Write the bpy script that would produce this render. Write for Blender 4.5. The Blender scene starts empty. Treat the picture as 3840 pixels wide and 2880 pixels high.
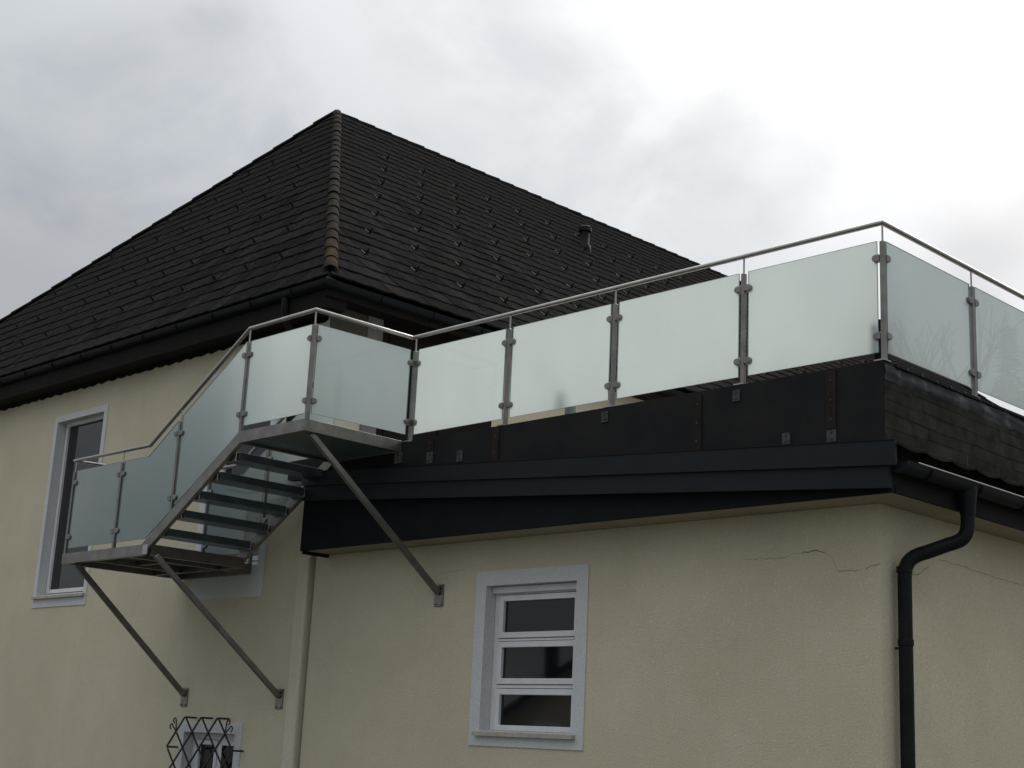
import bpy, bmesh, math, random
from mathutils import Vector, Matrix

random.seed(7)
SC = bpy.context.scene
COL = SC.collection

# ------------------------------------------------------------------ camera
YAW, PITCH, ROLL = -0.796447755, 0.246944264, 0.048918242
fw = Vector((math.sin(YAW)*math.cos(PITCH), math.cos(YAW)*math.cos(PITCH), math.sin(PITCH)))
r0 = Vector((math.cos(YAW), -math.sin(YAW), 0.0))
u0 = r0.cross(fw)
rt = r0*math.cos(ROLL) + u0*math.sin(ROLL)
up = -r0*math.sin(ROLL) + u0*math.cos(ROLL)
CAM = Vector((5.473, -9.208, 1.569))
cd = bpy.data.cameras.new('camera')
cam = bpy.data.objects.new('camera', cd)
COL.objects.link(cam)
m = Matrix((rt, up, -fw)).transposed().to_4x4()
m.translation = CAM
cam.matrix_world = m
cd.lens = 50.873
cd.sensor_width = 36.0
cd.clip_start = 0.1
cd.clip_end = 3000
SC.camera = cam

# ------------------------------------------------------------------ light
SUN_EL, SUN_AZ = math.radians(40), math.radians(-18)      # azimuth from +Y towards +X
sun_dir = Vector((math.sin(SUN_AZ)*math.cos(SUN_EL), math.cos(SUN_AZ)*math.cos(SUN_EL), math.sin(SUN_EL)))
sl = bpy.data.lights.new('sun', 'SUN')
sl.energy = 1.5
sl.angle = math.radians(30)
sl.color = (1.0, 0.95, 0.88)
so = bpy.data.objects.new('sun', sl)
COL.objects.link(so)
so.rotation_euler = sun_dir.to_track_quat('Z', 'Y').to_euler()
so.location = (0, 0, 60)

W = bpy.data.worlds.new('World')
SC.world = W
W.use_nodes = True
nt = W.node_tree
nt.nodes.clear()
N = nt.nodes.new
L = nt.links.new


def math_node(op, a, b=None, tree=None, clamp=False):
    t = tree or nt
    n = t.nodes.new('ShaderNodeMath')
    n.operation = op
    n.use_clamp = clamp
    for i, v in enumerate((a, b)):
        if v is None:
            continue
        if hasattr(v, 'links'):
            t.links.new(v, n.inputs[i])
        else:
            n.inputs[i].default_value = v
    return n.outputs[0]


def smooth_range(v, a, b, lo=0.0, hi=1.0, tree=None):
    t = tree or nt
    n = t.nodes.new('ShaderNodeMapRange')
    n.interpolation_type = 'SMOOTHSTEP'
    t.links.new(v, n.inputs['Value'])
    n.inputs['From Min'].default_value = a
    n.inputs['From Max'].default_value = b
    n.inputs['To Min'].default_value = lo
    n.inputs['To Max'].default_value = hi
    return n.outputs['Result']


tc = N('ShaderNodeTexCoord')
sky = N('ShaderNodeTexSky')
sky.sky_type = 'NISHITA'
sky.sun_disc = False
sky.sun_elevation = SUN_EL
sky.sun_rotation = SUN_AZ
sky.air_density = 1.0
sky.dust_density = 2.0
sky.ozone_density = 1.5
# cloud layer: direction projected on a plane overhead
sep = N('ShaderNodeSeparateXYZ')
L(tc.outputs['Generated'], sep.inputs[0])
den = math_node('ADD', math_node('MAXIMUM', sep.outputs['Z'], 0.0), 0.30)
comb = N('ShaderNodeCombineXYZ')
L(math_node('DIVIDE', sep.outputs['X'], den), comb.inputs['X'])
L(math_node('DIVIDE', sep.outputs['Y'], den), comb.inputs['Y'])
comb.inputs['Z'].default_value = 3.7


def cloud_noise(scale, detail, rough, dist, off):
    mp = N('ShaderNodeMapping')
    mp.inputs['Location'].default_value = off
    L(comb.outputs[0], mp.inputs['Vector'])
    n = N('ShaderNodeTexNoise')
    n.inputs['Scale'].default_value = scale
    n.inputs['Detail'].default_value = detail
    n.inputs['Roughness'].default_value = rough
    n.inputs['Distortion'].default_value = dist
    L(mp.outputs[0], n.inputs['Vector'])
    return n.outputs['Fac']


n1 = cloud_noise(4.6, 9, 0.55, 0.45, (0.3, 1.1, 0))
n2 = cloud_noise(1.9, 5, 0.5, 0.3, (4.2, 0.4, 2.0))
dotn = N('ShaderNodeVectorMath')
dotn.operation = 'DOT_PRODUCT'
L(tc.outputs['Generated'], dotn.inputs[0])
dotn.inputs[1].default_value = sun_dir
dmax = math_node('MAXIMUM', dotn.outputs['Value'], 0.0)
glow = math_node('POWER', dmax, 10.0)
# overcast sky: brighter overhead than at the horizon, brightest around the veiled sun
zup = math_node('MAXIMUM', sep.outputs['Z'], 0.0)
base = math_node('ADD', math_node('MULTIPLY', math_node('POWER', zup, 2.5), 1.15), 0.41)
tex = math_node('ADD', math_node('MULTIPLY', n1, 0.6), math_node('MULTIPLY', n2, 0.4))
shade = smooth_range(tex, 0.37, 0.58, 0.90, 1.10)
lum = math_node('MULTIPLY', math_node('ADD', math_node('MULTIPLY', glow, 1.04), base), shade)
warm = N('ShaderNodeMix')
warm.data_type = 'RGBA'
L(glow, warm.inputs['Factor'])
warm.inputs['A'].default_value = (0.945, 0.99, 1.045, 1)
warm.inputs['B'].default_value = (1.03, 1.01, 0.95, 1)
wv = N('ShaderNodeTexNoise')
wv.inputs['Scale'].default_value = 7.0
wv.inputs['Detail'].default_value = 6
L(tc.outputs['Generated'], wv.inputs['Vector'])
wsub = N('ShaderNodeVectorMath')
wsub.operation = 'MULTIPLY_ADD'
L(wv.outputs['Color'], wsub.inputs[0])
wsub.inputs[1].default_value = (0.22, 0.22, 0.22)
L(tc.outputs['Generated'], wsub.inputs[2])


def wisp(d, r, amount):
    """soft-edged thicker piece of cloud around direction d (radius r degrees)"""
    sh = Vector(d).normalized() + Vector((0.11, 0.11, 0.11))
    n = N('ShaderNodeVectorMath')
    n.operation = 'DISTANCE'
    L(wsub.outputs[0], n.inputs[0])
    n.inputs[1].default_value = sh
    return smooth_range(n.outputs['Value'], 0.0, math.radians(r), 1 - amount, 1.0)


for d_, r_, a_ in (((-.628, .640, .443), 4.5, .12), ((-.547, .729, .412), 4.0, .15), ((-.575, .714, .398), 4.5, .10), ((-.417, .844, .337), 5.0, .26),
                   ((-.47, .79, .39), 3.0, .06), ((-.80, .43, .42), 5.0, .07), ((-.872, .396, .289), 9.0, .12), ((-.70, .56, .44), 4.0, .04),
                   ((-.36, .85, .38), 4.5, .10)):
    lum = math_node('MULTIPLY', lum, wisp(d_, r_, a_))
ccol = N('ShaderNodeVectorMath')
ccol.operation = 'SCALE'
L(warm.outputs['Result'], ccol.inputs[0])
L(lum, ccol.inputs['Scale'])
bg_c = N('ShaderNodeBackground')
L(ccol.outputs[0], bg_c.inputs['Color'])
bg_c.inputs['Strength'].default_value = 1.0
bg_s = N('ShaderNodeBackground')
L(sky.outputs[0], bg_s.inputs['Color'])
bg_s.inputs['Strength'].default_value = 0.11
# thin places in the cloud let the sky colour through
cover = smooth_range(math_node('ADD', n2, math_node('MULTIPLY', math_node('SUBTRACT', n1, 0.5), 0.7)), 0.34, 0.52, 0.80, 0.99)
mixs = N('ShaderNodeMixShader')
L(cover, mixs.inputs[0])
L(bg_s.outputs[0], mixs.inputs[1])
L(bg_c.outputs[0], mixs.inputs[2])
wo = N('ShaderNodeOutputWorld')
L(mixs.outputs[0], wo.inputs['Surface'])

SC.view_settings.view_transform = 'Standard'
SC.view_settings.look = 'None'
SC.view_settings.exposure = 0.0
SC.view_settings.gamma = 1.0
SC.view_settings.use_curve_mapping = False
SC.render.engine = 'CYCLES'
SC.cycles.max_bounces = 10
SC.cycles.transparent_max_bounces = 12


# ------------------------------------------------------------------ materials
def new_mat(name):
    mt = bpy.data.materials.new(name)
    mt.use_nodes = True
    t = mt.node_tree
    b = t.nodes['Principled BSDF']
    return mt, t, b


def obj_coord(t):
    return t.nodes.new('ShaderNodeNewGeometry').outputs['Position']


def noise(t, scale, detail=4, rough=0.55, vec=None, stretch=None, dist=0.0):
    v = vec or obj_coord(t)
    if stretch:
        mp = t.nodes.new('ShaderNodeMapping')
        mp.inputs['Scale'].default_value = stretch
        t.links.new(v, mp.inputs['Vector'])
        v = mp.outputs[0]
    n = t.nodes.new('ShaderNodeTexNoise')
    n.inputs['Scale'].default_value = scale
    n.inputs['Detail'].default_value = detail
    n.inputs['Roughness'].default_value = rough
    n.inputs['Distortion'].default_value = dist
    t.links.new(v, n.inputs['Vector'])
    return n.outputs['Fac']


def ramp(t, fac, stops):
    r = t.nodes.new('ShaderNodeValToRGB')
    el = r.color_ramp.elements
    while len(el) < len(stops):
        el.new(0.5)
    for e, (p, c) in zip(el, stops):
        e.position = p
        e.color = (*c, 1) if len(c) == 3 else c
    t.links.new(fac, r.inputs['Fac'])
    return r.outputs['Color']


def mixc(t, fac, a, b, mode='MIX'):
    n = t.nodes.new('ShaderNodeMix')
    n.data_type = 'RGBA'
    n.blend_type = mode
    for k, v in (('Factor', fac), ('A', a), ('B', b)):
        if hasattr(v, 'links'):
            t.links.new(v, n.inputs[k])
        else:
            n.inputs[k].default_value = v if k == 'Factor' else (*v, 1)
    return n.outputs['Result']


def bump(t, b, h, strength, dist):
    n = t.nodes.new('ShaderNodeBump')
    n.inputs['Strength'].default_value = strength
    n.inputs['Distance'].default_value = dist
    t.links.new(h, n.inputs['Height'])
    t.links.new(n.outputs[0], b.inputs['Normal'])


def two_tone(name, c1, c2, scale, rough=0.6, metal=0.0, bmp=0.0, bscale=60, spec=0.5, stretch=None, lo=0.35, hi=0.65, rand=0.0, bdist=0.004):
    mt, t, b = new_mat(name)
    f = noise(t, scale, 5, 0.6, stretch=stretch)
    c = ramp(t, f, [(lo, c1), (hi, c2)])
    if rand:
        oi = t.nodes.new('ShaderNodeObjectInfo')
        v = smooth_range(oi.outputs['Random'], 0, 1, 1 - rand, 1 + rand, tree=t)
        s = t.nodes.new('ShaderNodeVectorMath')
        s.operation = 'SCALE'
        t.links.new(c, s.inputs[0])
        t.links.new(v, s.inputs['Scale'])
        c = s.outputs[0]
    t.links.new(c, b.inputs['Base Color'])
    b.inputs['Roughness'].default_value = rough
    b.inputs['Metallic'].default_value = metal
    b.inputs['Specular IOR Level'].default_value = spec
    if bmp:
        bump(t, b, noise(t, bscale, 4, 0.6, stretch=stretch), bmp, bdist)
    return mt


def render_mat(name, c1, c2, dirt):
    mt, t, b = new_mat(name)
    f = noise(t, 1.3, 5, 0.6)
    c = ramp(t, f, [(0.3, c1), (0.7, c2)])
    pt = noise(t, 0.55, 4, 0.6)
    c = mixc(t, ramp(t, pt, [(0.42, (0.0,)*3), (0.68, (0.30,)*3)]), c, tuple(x*.86 for x in c1))
    sp = noise(t, 75, 3, 0.7)
    c = mixc(t, ramp(t, sp, [(0.34, (0.55,)*3), (0.5, (0,)*3)]), c, dirt)
    sp2 = noise(t, 48, 2, 0.6)
    c = mixc(t, ramp(t, sp2, [(0.60, (0,)*3), (0.72, (0.45,)*3)]), c, tuple(min(1, x*1.28) for x in c2))
    st = noise(t, 2.2, 4, 0.6, stretch=(3.5, 3.5, 0.35))
    c = mixc(t, ramp(t, st, [(0.58, (0,)*3), (0.80, (0.16,)*3)]), c, dirt)
    t.links.new(c, b.inputs['Base Color'])
    b.inputs['Roughness'].default_value = 0.92
    b.inputs['Specular IOR Level'].default_value = 0.2
    bump(t, b, sp, 0.55, 0.010)
    return mt


M = {}
M['cream'] = render_mat('cream_render', (0.575, 0.520, 0.382), (0.645, 0.586, 0.438), (0.40, 0.352, 0.245))
M['trim'] = render_mat('pale_grey_trim', (0.60, 0.61, 0.61), (0.66, 0.67, 0.67), (0.40, 0.40, 0.40))
M['frame'] = two_tone('white_window_paint', (0.66, 0.67, 0.69), (0.74, 0.75, 0.76), 9, 0.45, bmp=0.05)
M['sill'] = two_tone('weathered_sill', (0.34, 0.30, 0.25), (0.46, 0.42, 0.37), 14, 0.6, bmp=0.1)
M['tile'] = two_tone('dark_concrete_tile', (0.019, 0.0178, 0.0172), (0.032, 0.0298, 0.0285), 14, 1.0, bmp=0.2, bscale=45, spec=0.0, rand=0.22)
M['underlay'] = two_tone('roof_underlay', (0.006, 0.0055, 0.0055), (0.009, 0.0085, 0.0085), 6, 0.9, spec=0.1)
M['eaves'] = two_tone('dark_brown_boards', (0.007, 0.0055, 0.005), (0.012, 0.0095, 0.008), 7, 0.8, spec=0.15, stretch=(1, 8, 8), bmp=0.1)
M['anthracite'] = two_tone('anthracite_sheet', (0.0085, 0.0115, 0.0135), (0.0120, 0.0155, 0.0180), 3, 0.55, spec=0.2, bmp=0.03, bscale=9)
M['black_board'] = two_tone('blue_black_board', (0.0060, 0.0072, 0.0088), (0.009, 0.0103, 0.012), 3, 0.7, spec=0.12, bmp=0.04, bscale=9)
M['gutter'] = two_tone('anthracite_gutter_paint', (0.0075, 0.0086, 0.0092), (0.0115, 0.013, 0.0138), 6, 0.55, spec=0.14, bmp=0.03, bscale=12)
M['membrane'] = two_tone('black_membrane', (0.0105, 0.0108, 0.0115), (0.0175, 0.0165, 0.0165), 2.3, 0.75, spec=0.15, bmp=0.15, bscale=5)
M['shingle'] = two_tone('grey_bitumen_shingle', (0.026, 0.0245, 0.022), (0.048, 0.045, 0.040), 6, 0.95, spec=0.05, bmp=0.4, bscale=40, rand=0.09)
M['lead'] = two_tone('dull_lead_flashing', (0.026, 0.026, 0.027), (0.15, 0.15, 0.153), 5, 0.65, spec=0.2, bmp=0.4, bscale=14, lo=0.48, hi=0.78)
M['batten'] = two_tone('weathered_brown_batten', (0.019, 0.0155, 0.013), (0.031, 0.025, 0.0205), 12, 0.85, spec=0.1, stretch=(1, 1, 0.2), bmp=0.2)
M['zinc'] = two_tone('galvanised_plate', (0.020, 0.021, 0.022), (0.062, 0.065, 0.068), 26, 0.65, metal=0.1)
M['hook_shank'] = two_tone('dull_hook_shank', (0.020, 0.020, 0.021), (0.055, 0.055, 0.057), 1.7, 0.6, spec=0.2)
M['screw'] = two_tone('dark_screw_head', (0.01, 0.01, 0.01), (0.02, 0.02, 0.02), 20, 0.5)
M['steel'] = two_tone('brushed_stainless_steel', (0.34, 0.322, 0.30), (0.43, 0.41, 0.385), 9, 0.24, metal=1.0, bmp=0.05, bscale=40, stretch=(1, 1, 6))
M['steel_dull'] = two_tone('dull_stainless_steel', (0.185, 0.175, 0.163), (0.26, 0.247, 0.232), 7, 0.42, metal=0.95, bmp=0.08, bscale=30)
M['tread'] = two_tone('dark_green_tread_glass', (0.055, 0.072, 0.076), (0.080, 0.100, 0.104), 6, 0.25, bmp=0.02)
M['floor_glass'] = two_tone('dark_floor_glass', (0.075, 0.105, 0.115), (0.10, 0.135, 0.145), 4, 0.3)
M['iron'] = two_tone('black_wrought_iron', (0.012, 0.011, 0.010), (0.03, 0.024, 0.02), 30, 0.6, bmp=0.2)
M['deck'] = two_tone('grey_terrace_deck', (0.28, 0.275, 0.265), (0.36, 0.35, 0.335), 4, 0.85)
M['crack'] = two_tone('dark_crack_line', (0.16, 0.14, 0.10), (0.30, 0.27, 0.19), 18, 0.95)
M['pale_plaster'] = two_tone('pale_plaster', (0.15, 0.142, 0.125), (0.19, 0.18, 0.16), 9, 0.9, bmp=0.2)
M['eave_shade'] = render_mat('eave_shade_render', (0.075, 0.067, 0.05), (0.10, 0.09, 0.066), (0.05, 0.045, 0.03))  # render colour darkened to stand for the shade under the eaves
M['soffit'] = render_mat('brown_cream_soffit', (0.33, 0.285, 0.20), (0.40, 0.345, 0.245), (0.2, 0.165, 0.11))  # browner and darker than the cream wall render
M['pale_cream'] = render_mat('pale_cream_strip', (0.64, 0.59, 0.46), (0.69, 0.645, 0.51), (0.46, 0.42, 0.31))
M['ground'] = two_tone('gravel_ground', (0.07, 0.072, 0.06), (0.12, 0.12, 0.10), 0.8, 0.95, bmp=0.3, bscale=30)
M['bark'] = two_tone('grey_bark', (0.07, 0.06, 0.05), (0.12, 0.105, 0.09), 8, 0.9, bmp=0.4, bscale=25)
M['needles'] = two_tone('dark_needles', (0.03, 0.045, 0.028), (0.055, 0.075, 0.045), 3, 0.8)
M['pipe_grey'] = two_tone('grey_plastic_pipe', (0.20, 0.205, 0.21), (0.26, 0.265, 0.27), 6, 0.5)
M['knob'] = two_tone('black_knob', (0.012, 0.012, 0.02), (0.018, 0.018, 0.03), 9, 0.3)


def hip_mat():
    mt, t, b = new_mat('weathered_hip_tile')
    f = noise(t, 9, 5, 0.6)
    c = ramp(t, f, [(0.35, (0.013, 0.0115, 0.0098)), (0.68, (0.0255, 0.0228, 0.0190))])
    lich = noise(t, 4.2, 5, 0.62)
    # lichen patches grow more on the sheltered lower tiles
    z = t.nodes.new('ShaderNodeSeparateXYZ')
    t.links.new(obj_coord(t), z.inputs[0])
    low = smooth_range(z.outputs['Z'], 6.7, 9.2, 0.13, 0.0, tree=t)
    amt = smooth_range(math_node('ADD', lich, low, tree=t), 0.60, 0.74, 0, 0.75, tree=t)
    c = mixc(t, amt, c, (0.075, 0.046, 0.013))
    t.links.new(c, b.inputs['Base Color'])
    b.inputs['Roughness'].default_value = 0.95
    b.inputs['Specular IOR Level'].default_value = 0.05
    bump(t, b, noise(t, 50, 4, 0.6), 0.3, 0.006)
    return mt


M['hip'] = hip_mat()


def pane_mat(name, c):
    mt, t, b = new_mat(name)
    b.inputs['Base Color'].default_value = (*c, 1)
    b.inputs['Roughness'].default_value = 0.03
    b.inputs['IOR'].default_value = 1.5
    wv = noise(t, 1.1, 1, 0.4)
    bump(t, b, wv, 0.06, 0.02)
    return mt


M['pane'] = pane_mat('dark_window_glass', (0.006, 0.007, 0.010))
M['pane_pale'] = pane_mat('blinded_window_glass', (0.010, 0.013, 0.0135))


def frosted():
    """satin side of the pane: scatters the light that comes from behind"""
    mt, t, b = new_mat('frosted_glass')
    t.nodes.remove(b)
    out = t.nodes['Material Output']
    tr = t.nodes.new('ShaderNodeBsdfTranslucent')
    tr.inputs['Color'].default_value = (0.70, 0.76, 0.745, 1)
    df = t.nodes.new('ShaderNodeBsdfDiffuse')
    df.inputs['Color'].default_value = (0.68, 0.86, 0.89, 1)
    m1 = t.nodes.new('ShaderNodeMixShader')
    m1.inputs[0].default_value = 0.33
    dirt = noise(t, 1.6, 5, 0.6, stretch=(1, 1, .45))
    t.links.new(mixc(t, ramp(t, dirt, [(.35, (0, 0, 0)), (.7, (1, 1, 1))]), (0.655, 0.685, 0.665), (0.72, 0.745, 0.725)), tr.inputs['Color'])
    t.links.new(tr.outputs[0], m1.inputs[1])
    t.links.new(df.outputs[0], m1.inputs[2])
    t.links.new(m1.outputs[0], out.inputs['Surface'])
    return mt


def clear_face():
    """smooth outer side of the pane"""
    mt, t, b = new_mat('clear_glass_face')
    t.nodes.remove(b)
    out = t.nodes['Material Output']
    tr = t.nodes.new('ShaderNodeBsdfTransparent')
    tr.inputs['Color'].default_value = (0.955, 0.985, 0.975, 1)
    gl = t.nodes.new('ShaderNodeBsdfGlossy')
    gl.inputs['Roughness'].default_value = 0.01
    fr = t.nodes.new('ShaderNodeFresnel')
    fr.inputs['IOR'].default_value = 1.5
    m2 = t.nodes.new('ShaderNodeMixShader')
    t.links.new(fr.outputs[0], m2.inputs[0])
    t.links.new(tr.outputs[0], m2.inputs[1])
    t.links.new(gl.outputs[0], m2.inputs[2])
    t.links.new(m2.outputs[0], out.inputs['Surface'])
    return mt


M['frost'] = frosted()
M['clear'] = clear_face()
M['glass_edge'] = two_tone('green_glass_edge', (0.20, 0.30, 0.28), (0.26, 0.37, 0.35), 8, 0.2)


# ------------------------------------------------------------------ mesh helpers
class MB:
    def __init__(self):
        self.v, self.f = [], []

    def add(self, vs, fs):
        o = len(self.v)
        self.v += [Vector(p) for p in vs]
        self.f += [tuple(i + o for i in f) for f in fs]
        return self

    def box(self, x0, x1, y0, y1, z0, z1):
        vs = [(x, y, z) for z in (z0, z1) for y in (y0, y1) for x in (x0, x1)]
        return self.add(vs, [(0, 2, 3, 1), (4, 5, 7, 6), (0, 1, 5, 4), (2, 6, 7, 3), (0, 4, 6, 2), (1, 3, 7, 5)])

    def prism(self, poly, a, b):
        """poly: list of 3D points (planar); extruded from offset a to offset b (vectors)."""
        n = len(poly)
        a, b = Vector(a), Vector(b)
        vs = [Vector(p) + a for p in poly] + [Vector(p) + b for p in poly]
        fs = [tuple(range(n))[::-1], tuple(range(n, 2*n))]
        fs += [(i, (i+1) % n, n + (i+1) % n, n + i) for i in range(n)]
        return self.add(vs, fs)

    def sweep(self, path, prof, upv=(0, 0, 1), closed_prof=True, caps=True):
        """prof: list of (a,b): a along side = dir x up, b along the normal."""
        path = [Vector(p) for p in path]
        n, k = len(path), len(prof)
        d = [(path[i+1] - path[i]).normalized() for i in range(n-1)]
        U = Vector(upv)
        side = d[0].cross(U).normalized()
        nor = side.cross(d[0]).normalized()
        rings = []
        for i in range(n):
            if i == 0:
                ring = [path[0] + side*a + nor*b for a, b in prof]
            else:
                din = d[i-1]
                offs = [side*a + nor*b for a, b in prof]
                if i < n-1:
                    pn = (din + d[i]).normalized()
                    ring = []
                    for o in offs:
                        t = -(o.dot(pn)) / max(1e-6, din.dot(pn))
                        ring.append(path[i] + o + din*t)
                    ax = din.cross(d[i])
                    if ax.length > 1e-6:
                        ang = din.angle(d[i])
                        q = Matrix.Rotation(ang, 3, ax.normalized())
                        side = q @ side
                        nor = q @ nor
                else:
                    ring = [path[i] + o for o in offs]
            rings.append(ring)
        vs = [p for r in rings for p in r]
        fs = []
        kk = k if closed_prof else k-1
        for i in range(n-1):
            for j in range(kk):
                a, b = i*k + j, i*k + (j+1) % k
                fs.append((a, b, b + k, a + k))
        if caps and closed_prof:
            fs.append(tuple(range(k))[::-1])
            fs.append(tuple(range((n-1)*k, n*k)))
        return self.add(vs, fs)

    def tube(self, path, r, n=12, upv=(0, 0, 1)):
        return self.sweep(path, [(r*math.cos(2*math.pi*i/n), r*math.sin(2*math.pi*i/n)) for i in range(n)], upv)

    def bar(self, a, b, w, h, upv=(0, 0, 1)):
        return self.sweep([a, b], [(-w/2, -h/2), (w/2, -h/2), (w/2, h/2), (-w/2, h/2)], upv)

    def lathe(self, base, axis, prof, n=16):
        """prof: (radius, height) along axis from base"""
        axis = Vector(axis).normalized()
        s = axis.orthogonal().normalized()
        t = axis.cross(s)
        base = Vector(base)
        vs, k = [], len(prof)
        for i in range(n):
            a = 2*math.pi*i/n
            for r, h in prof:
                vs.append(base + axis*h + (s*math.cos(a) + t*math.sin(a))*r)
        fs = []
        for i in range(n):
            for j in range(k-1):
                p, q = i*k + j, ((i+1) % n)*k + j
                fs.append((p, q, q+1, p+1))
        fs.append(tuple(i*k for i in range(n))[::-1])
        fs.append(tuple(i*k + k-1 for i in range(n)))
        return self.add(vs, fs)

    def grid_solid(self, xs, zs, y0, y1, holes, ax='x'):
        """slab in the x-z (or y-z) plane between y0 and y1 with rectangular holes."""
        xs = sorted(set(round(x, 5) for x in xs))
        zs = sorted(set(round(z, 5) for z in zs))

        def solid(i, j):
            if i < 0 or j < 0 or i >= len(xs)-1 or j >= len(zs)-1:
                return False
            cx, cz = (xs[i]+xs[i+1])/2, (zs[j]+zs[j+1])/2
            return not any(h[0] < cx < h[1] and h[2] < cz < h[3] for h in holes)

        def P(x, y, z):
            return (x, y, z) if ax == 'x' else (y, x, z)
        for i in range(len(xs)-1):
            for j in range(len(zs)-1):
                if not solid(i, j):
                    continue
                a, b, c, d = xs[i], xs[i+1], zs[j], zs[j+1]
                self.add([P(a, y0, c), P(b, y0, c), P(b, y0, d), P(a, y0, d)], [(0, 1, 2, 3)])
                self.add([P(a, y1, c), P(b, y1, c), P(b, y1, d), P(a, y1, d)], [(3, 2, 1, 0)])
                if not solid(i-1, j):
                    self.add([P(a, y0, c), P(a, y0, d), P(a, y1, d), P(a, y1, c)], [(0, 1, 2, 3)])
                if not solid(i+1, j):
                    self.add([P(b, y0, c), P(b, y1, c), P(b, y1, d), P(b, y0, d)], [(0, 1, 2, 3)])
                if not solid(i, j-1):
                    self.add([P(a, y0, c), P(a, y1, c), P(b, y1, c), P(b, y0, c)], [(0, 1, 2, 3)])
                if not solid(i, j+1):
                    self.add([P(a, y0, d), P(b, y0, d), P(b, y1, d), P(a, y1, d)], [(0, 1, 2, 3)])
        return self


WLOC = {}          # world location of every object made here (parents have no rotation)


def mesh_of(mb, loc, mat, smooth=False, name='mesh', bevel=0):
    me = bpy.data.meshes.new(name)
    me.from_pydata([tuple(p - loc) for p in mb.v], [], mb.f)
    bm = bmesh.new()
    bm.from_mesh(me)
    bmesh.ops.remove_doubles(bm, verts=bm.verts, dist=0.00015)
    bmesh.ops.recalc_face_normals(bm, faces=bm.faces)
    if bevel:
        es = [e for e in bm.edges if e.is_manifold and e.calc_face_angle(0) > 0.6]
        bmesh.ops.bevel(bm, geom=es, offset=bevel, segments=1, affect='EDGES', clamp_overlap=True)
    bm.to_mesh(me)
    bm.free()
    me.materials.append(mat)
    if smooth:
        for p in me.polygons:
            p.use_smooth = True
        try:
            me.set_sharp_from_angle(angle=math.radians(40))
        except Exception:
            pass
    return me


def obj(name, mb, mat, parent=None, smooth=False, label=None, kind=None, bevel=0):
    xs = [p.x for p in mb.v]; ys = [p.y for p in mb.v]; zs = [p.z for p in mb.v]
    c = Vector(((min(xs)+max(xs))/2, (min(ys)+max(ys))/2, (min(zs)+max(zs))/2))
    o = bpy.data.objects.new(name, mesh_of(mb, c, M[mat] if isinstance(mat, str) else mat, smooth, name, bevel))
    COL.objects.link(o)
    o.location = c - (WLOC[parent.name] if parent else Vector((0, 0, 0)))
    o.parent = parent
    WLOC[o.name] = c
    if label:
        o['label'] = label
    if kind:
        o['kind'] = kind
    return o


def thing(name, loc, label, cat, group=None):
    o = bpy.data.objects.new(name, None)
    o.empty_display_size = 0.3
    COL.objects.link(o)
    o.location = loc
    WLOC[o.name] = Vector(loc)
    o['label'] = label
    o['category'] = cat
    if group:
        o['group'] = group
    return o


def dup(src, parent, wloc, rot=None, parts=True):
    """copy of an object (and its children), placed at world wloc under parent"""
    c = src.copy()
    COL.objects.link(c)
    c.parent = parent
    c.location = Vector(wloc) - (WLOC[parent.name] if parent else Vector((0, 0, 0)))
    WLOC[c.name] = Vector(wloc)
    if rot is not None:
        c.rotation_euler = rot
    if parts:
        for ch in src.children:
            k = ch.copy()
            COL.objects.link(k)
            k.parent = c
            WLOC[k.name] = Vector(wloc) + Vector(ch.location)
    return c


# ================================================================== ground
g = MB()
g.add([(-400, -400, 0), (400, -400, 0), (400, 400, 0), (-400, 400, 0)], [(0, 1, 2, 3)])
obj('ground', g, 'ground', kind='structure')

# ================================================================== main house
YH = 0.36                     # front wall plane of the house
XH = -7.32                    # right wall plane of the house
E0 = Vector((-7.03, 0.09, 6.60))
RW, RD, RH = 7.248, 5.256, 5.977
RIDGE_END = 25.6
XL = E0.x - 2*RW              # left eave
YB = RIDGE_END + RD           # back eave
APEX = E0 + Vector((-RW, RD, RH))
APEX2 = Vector((APEX.x, RIDGE_END, APEX.z))
house = thing('main_house', ((XH + XL)/2, 8, 0), 'tall cream rendered house with steep dark tiled hipped roof, behind the steel staircase', 'house')

WIN_L = (-13.53, -12.225, 3.31, 5.785)
DOOR = (-9.50, -8.29, 3.47, 5.785)
WIN_G = (-9.468, -8.429, 0.55, 1.59)
holes = [WIN_L, DOOR, WIN_G]
ZTOP = 6.255
XLW = XL + 0.29
b = MB()
b.grid_solid([XLW, XH] + [h[i] for h in holes for i in (0, 1)], [0, ZTOP] + [h[i] for h in holes for i in (2, 3)], YH, YH + 0.35, holes)
b.grid_solid([YH + 0.35, YB - 0.3], [0, ZTOP + 0.15], XH - 0.35, XH, [], ax='y')
b.grid_solid([YH + 0.35, YB - 0.3], [0, ZTOP + 0.15], XLW, XLW + 0.35, [], ax='y')
b.grid_solid([XLW, XH], [0, ZTOP + 0.15], YB - 0.3, YB + 0.05, [])
obj('wall', b, 'cream', house)
# plaster corner strip where house and annexe meet
b = MB().box(-7.51, XH + 0.002, YH - 0.03, YH + 0.02, 0.0, 3.49)
obj('corner_strip', b, 'pale_cream', house, bevel=0.012)
b = MB().box(XH - 0.01, XH + 0.02, 0.90, 1.13, 4.46, 6.40)
obj('plaster_strip', b, 'pale_plaster', house, label='pale plaster strip on the side wall above the terrace')


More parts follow.
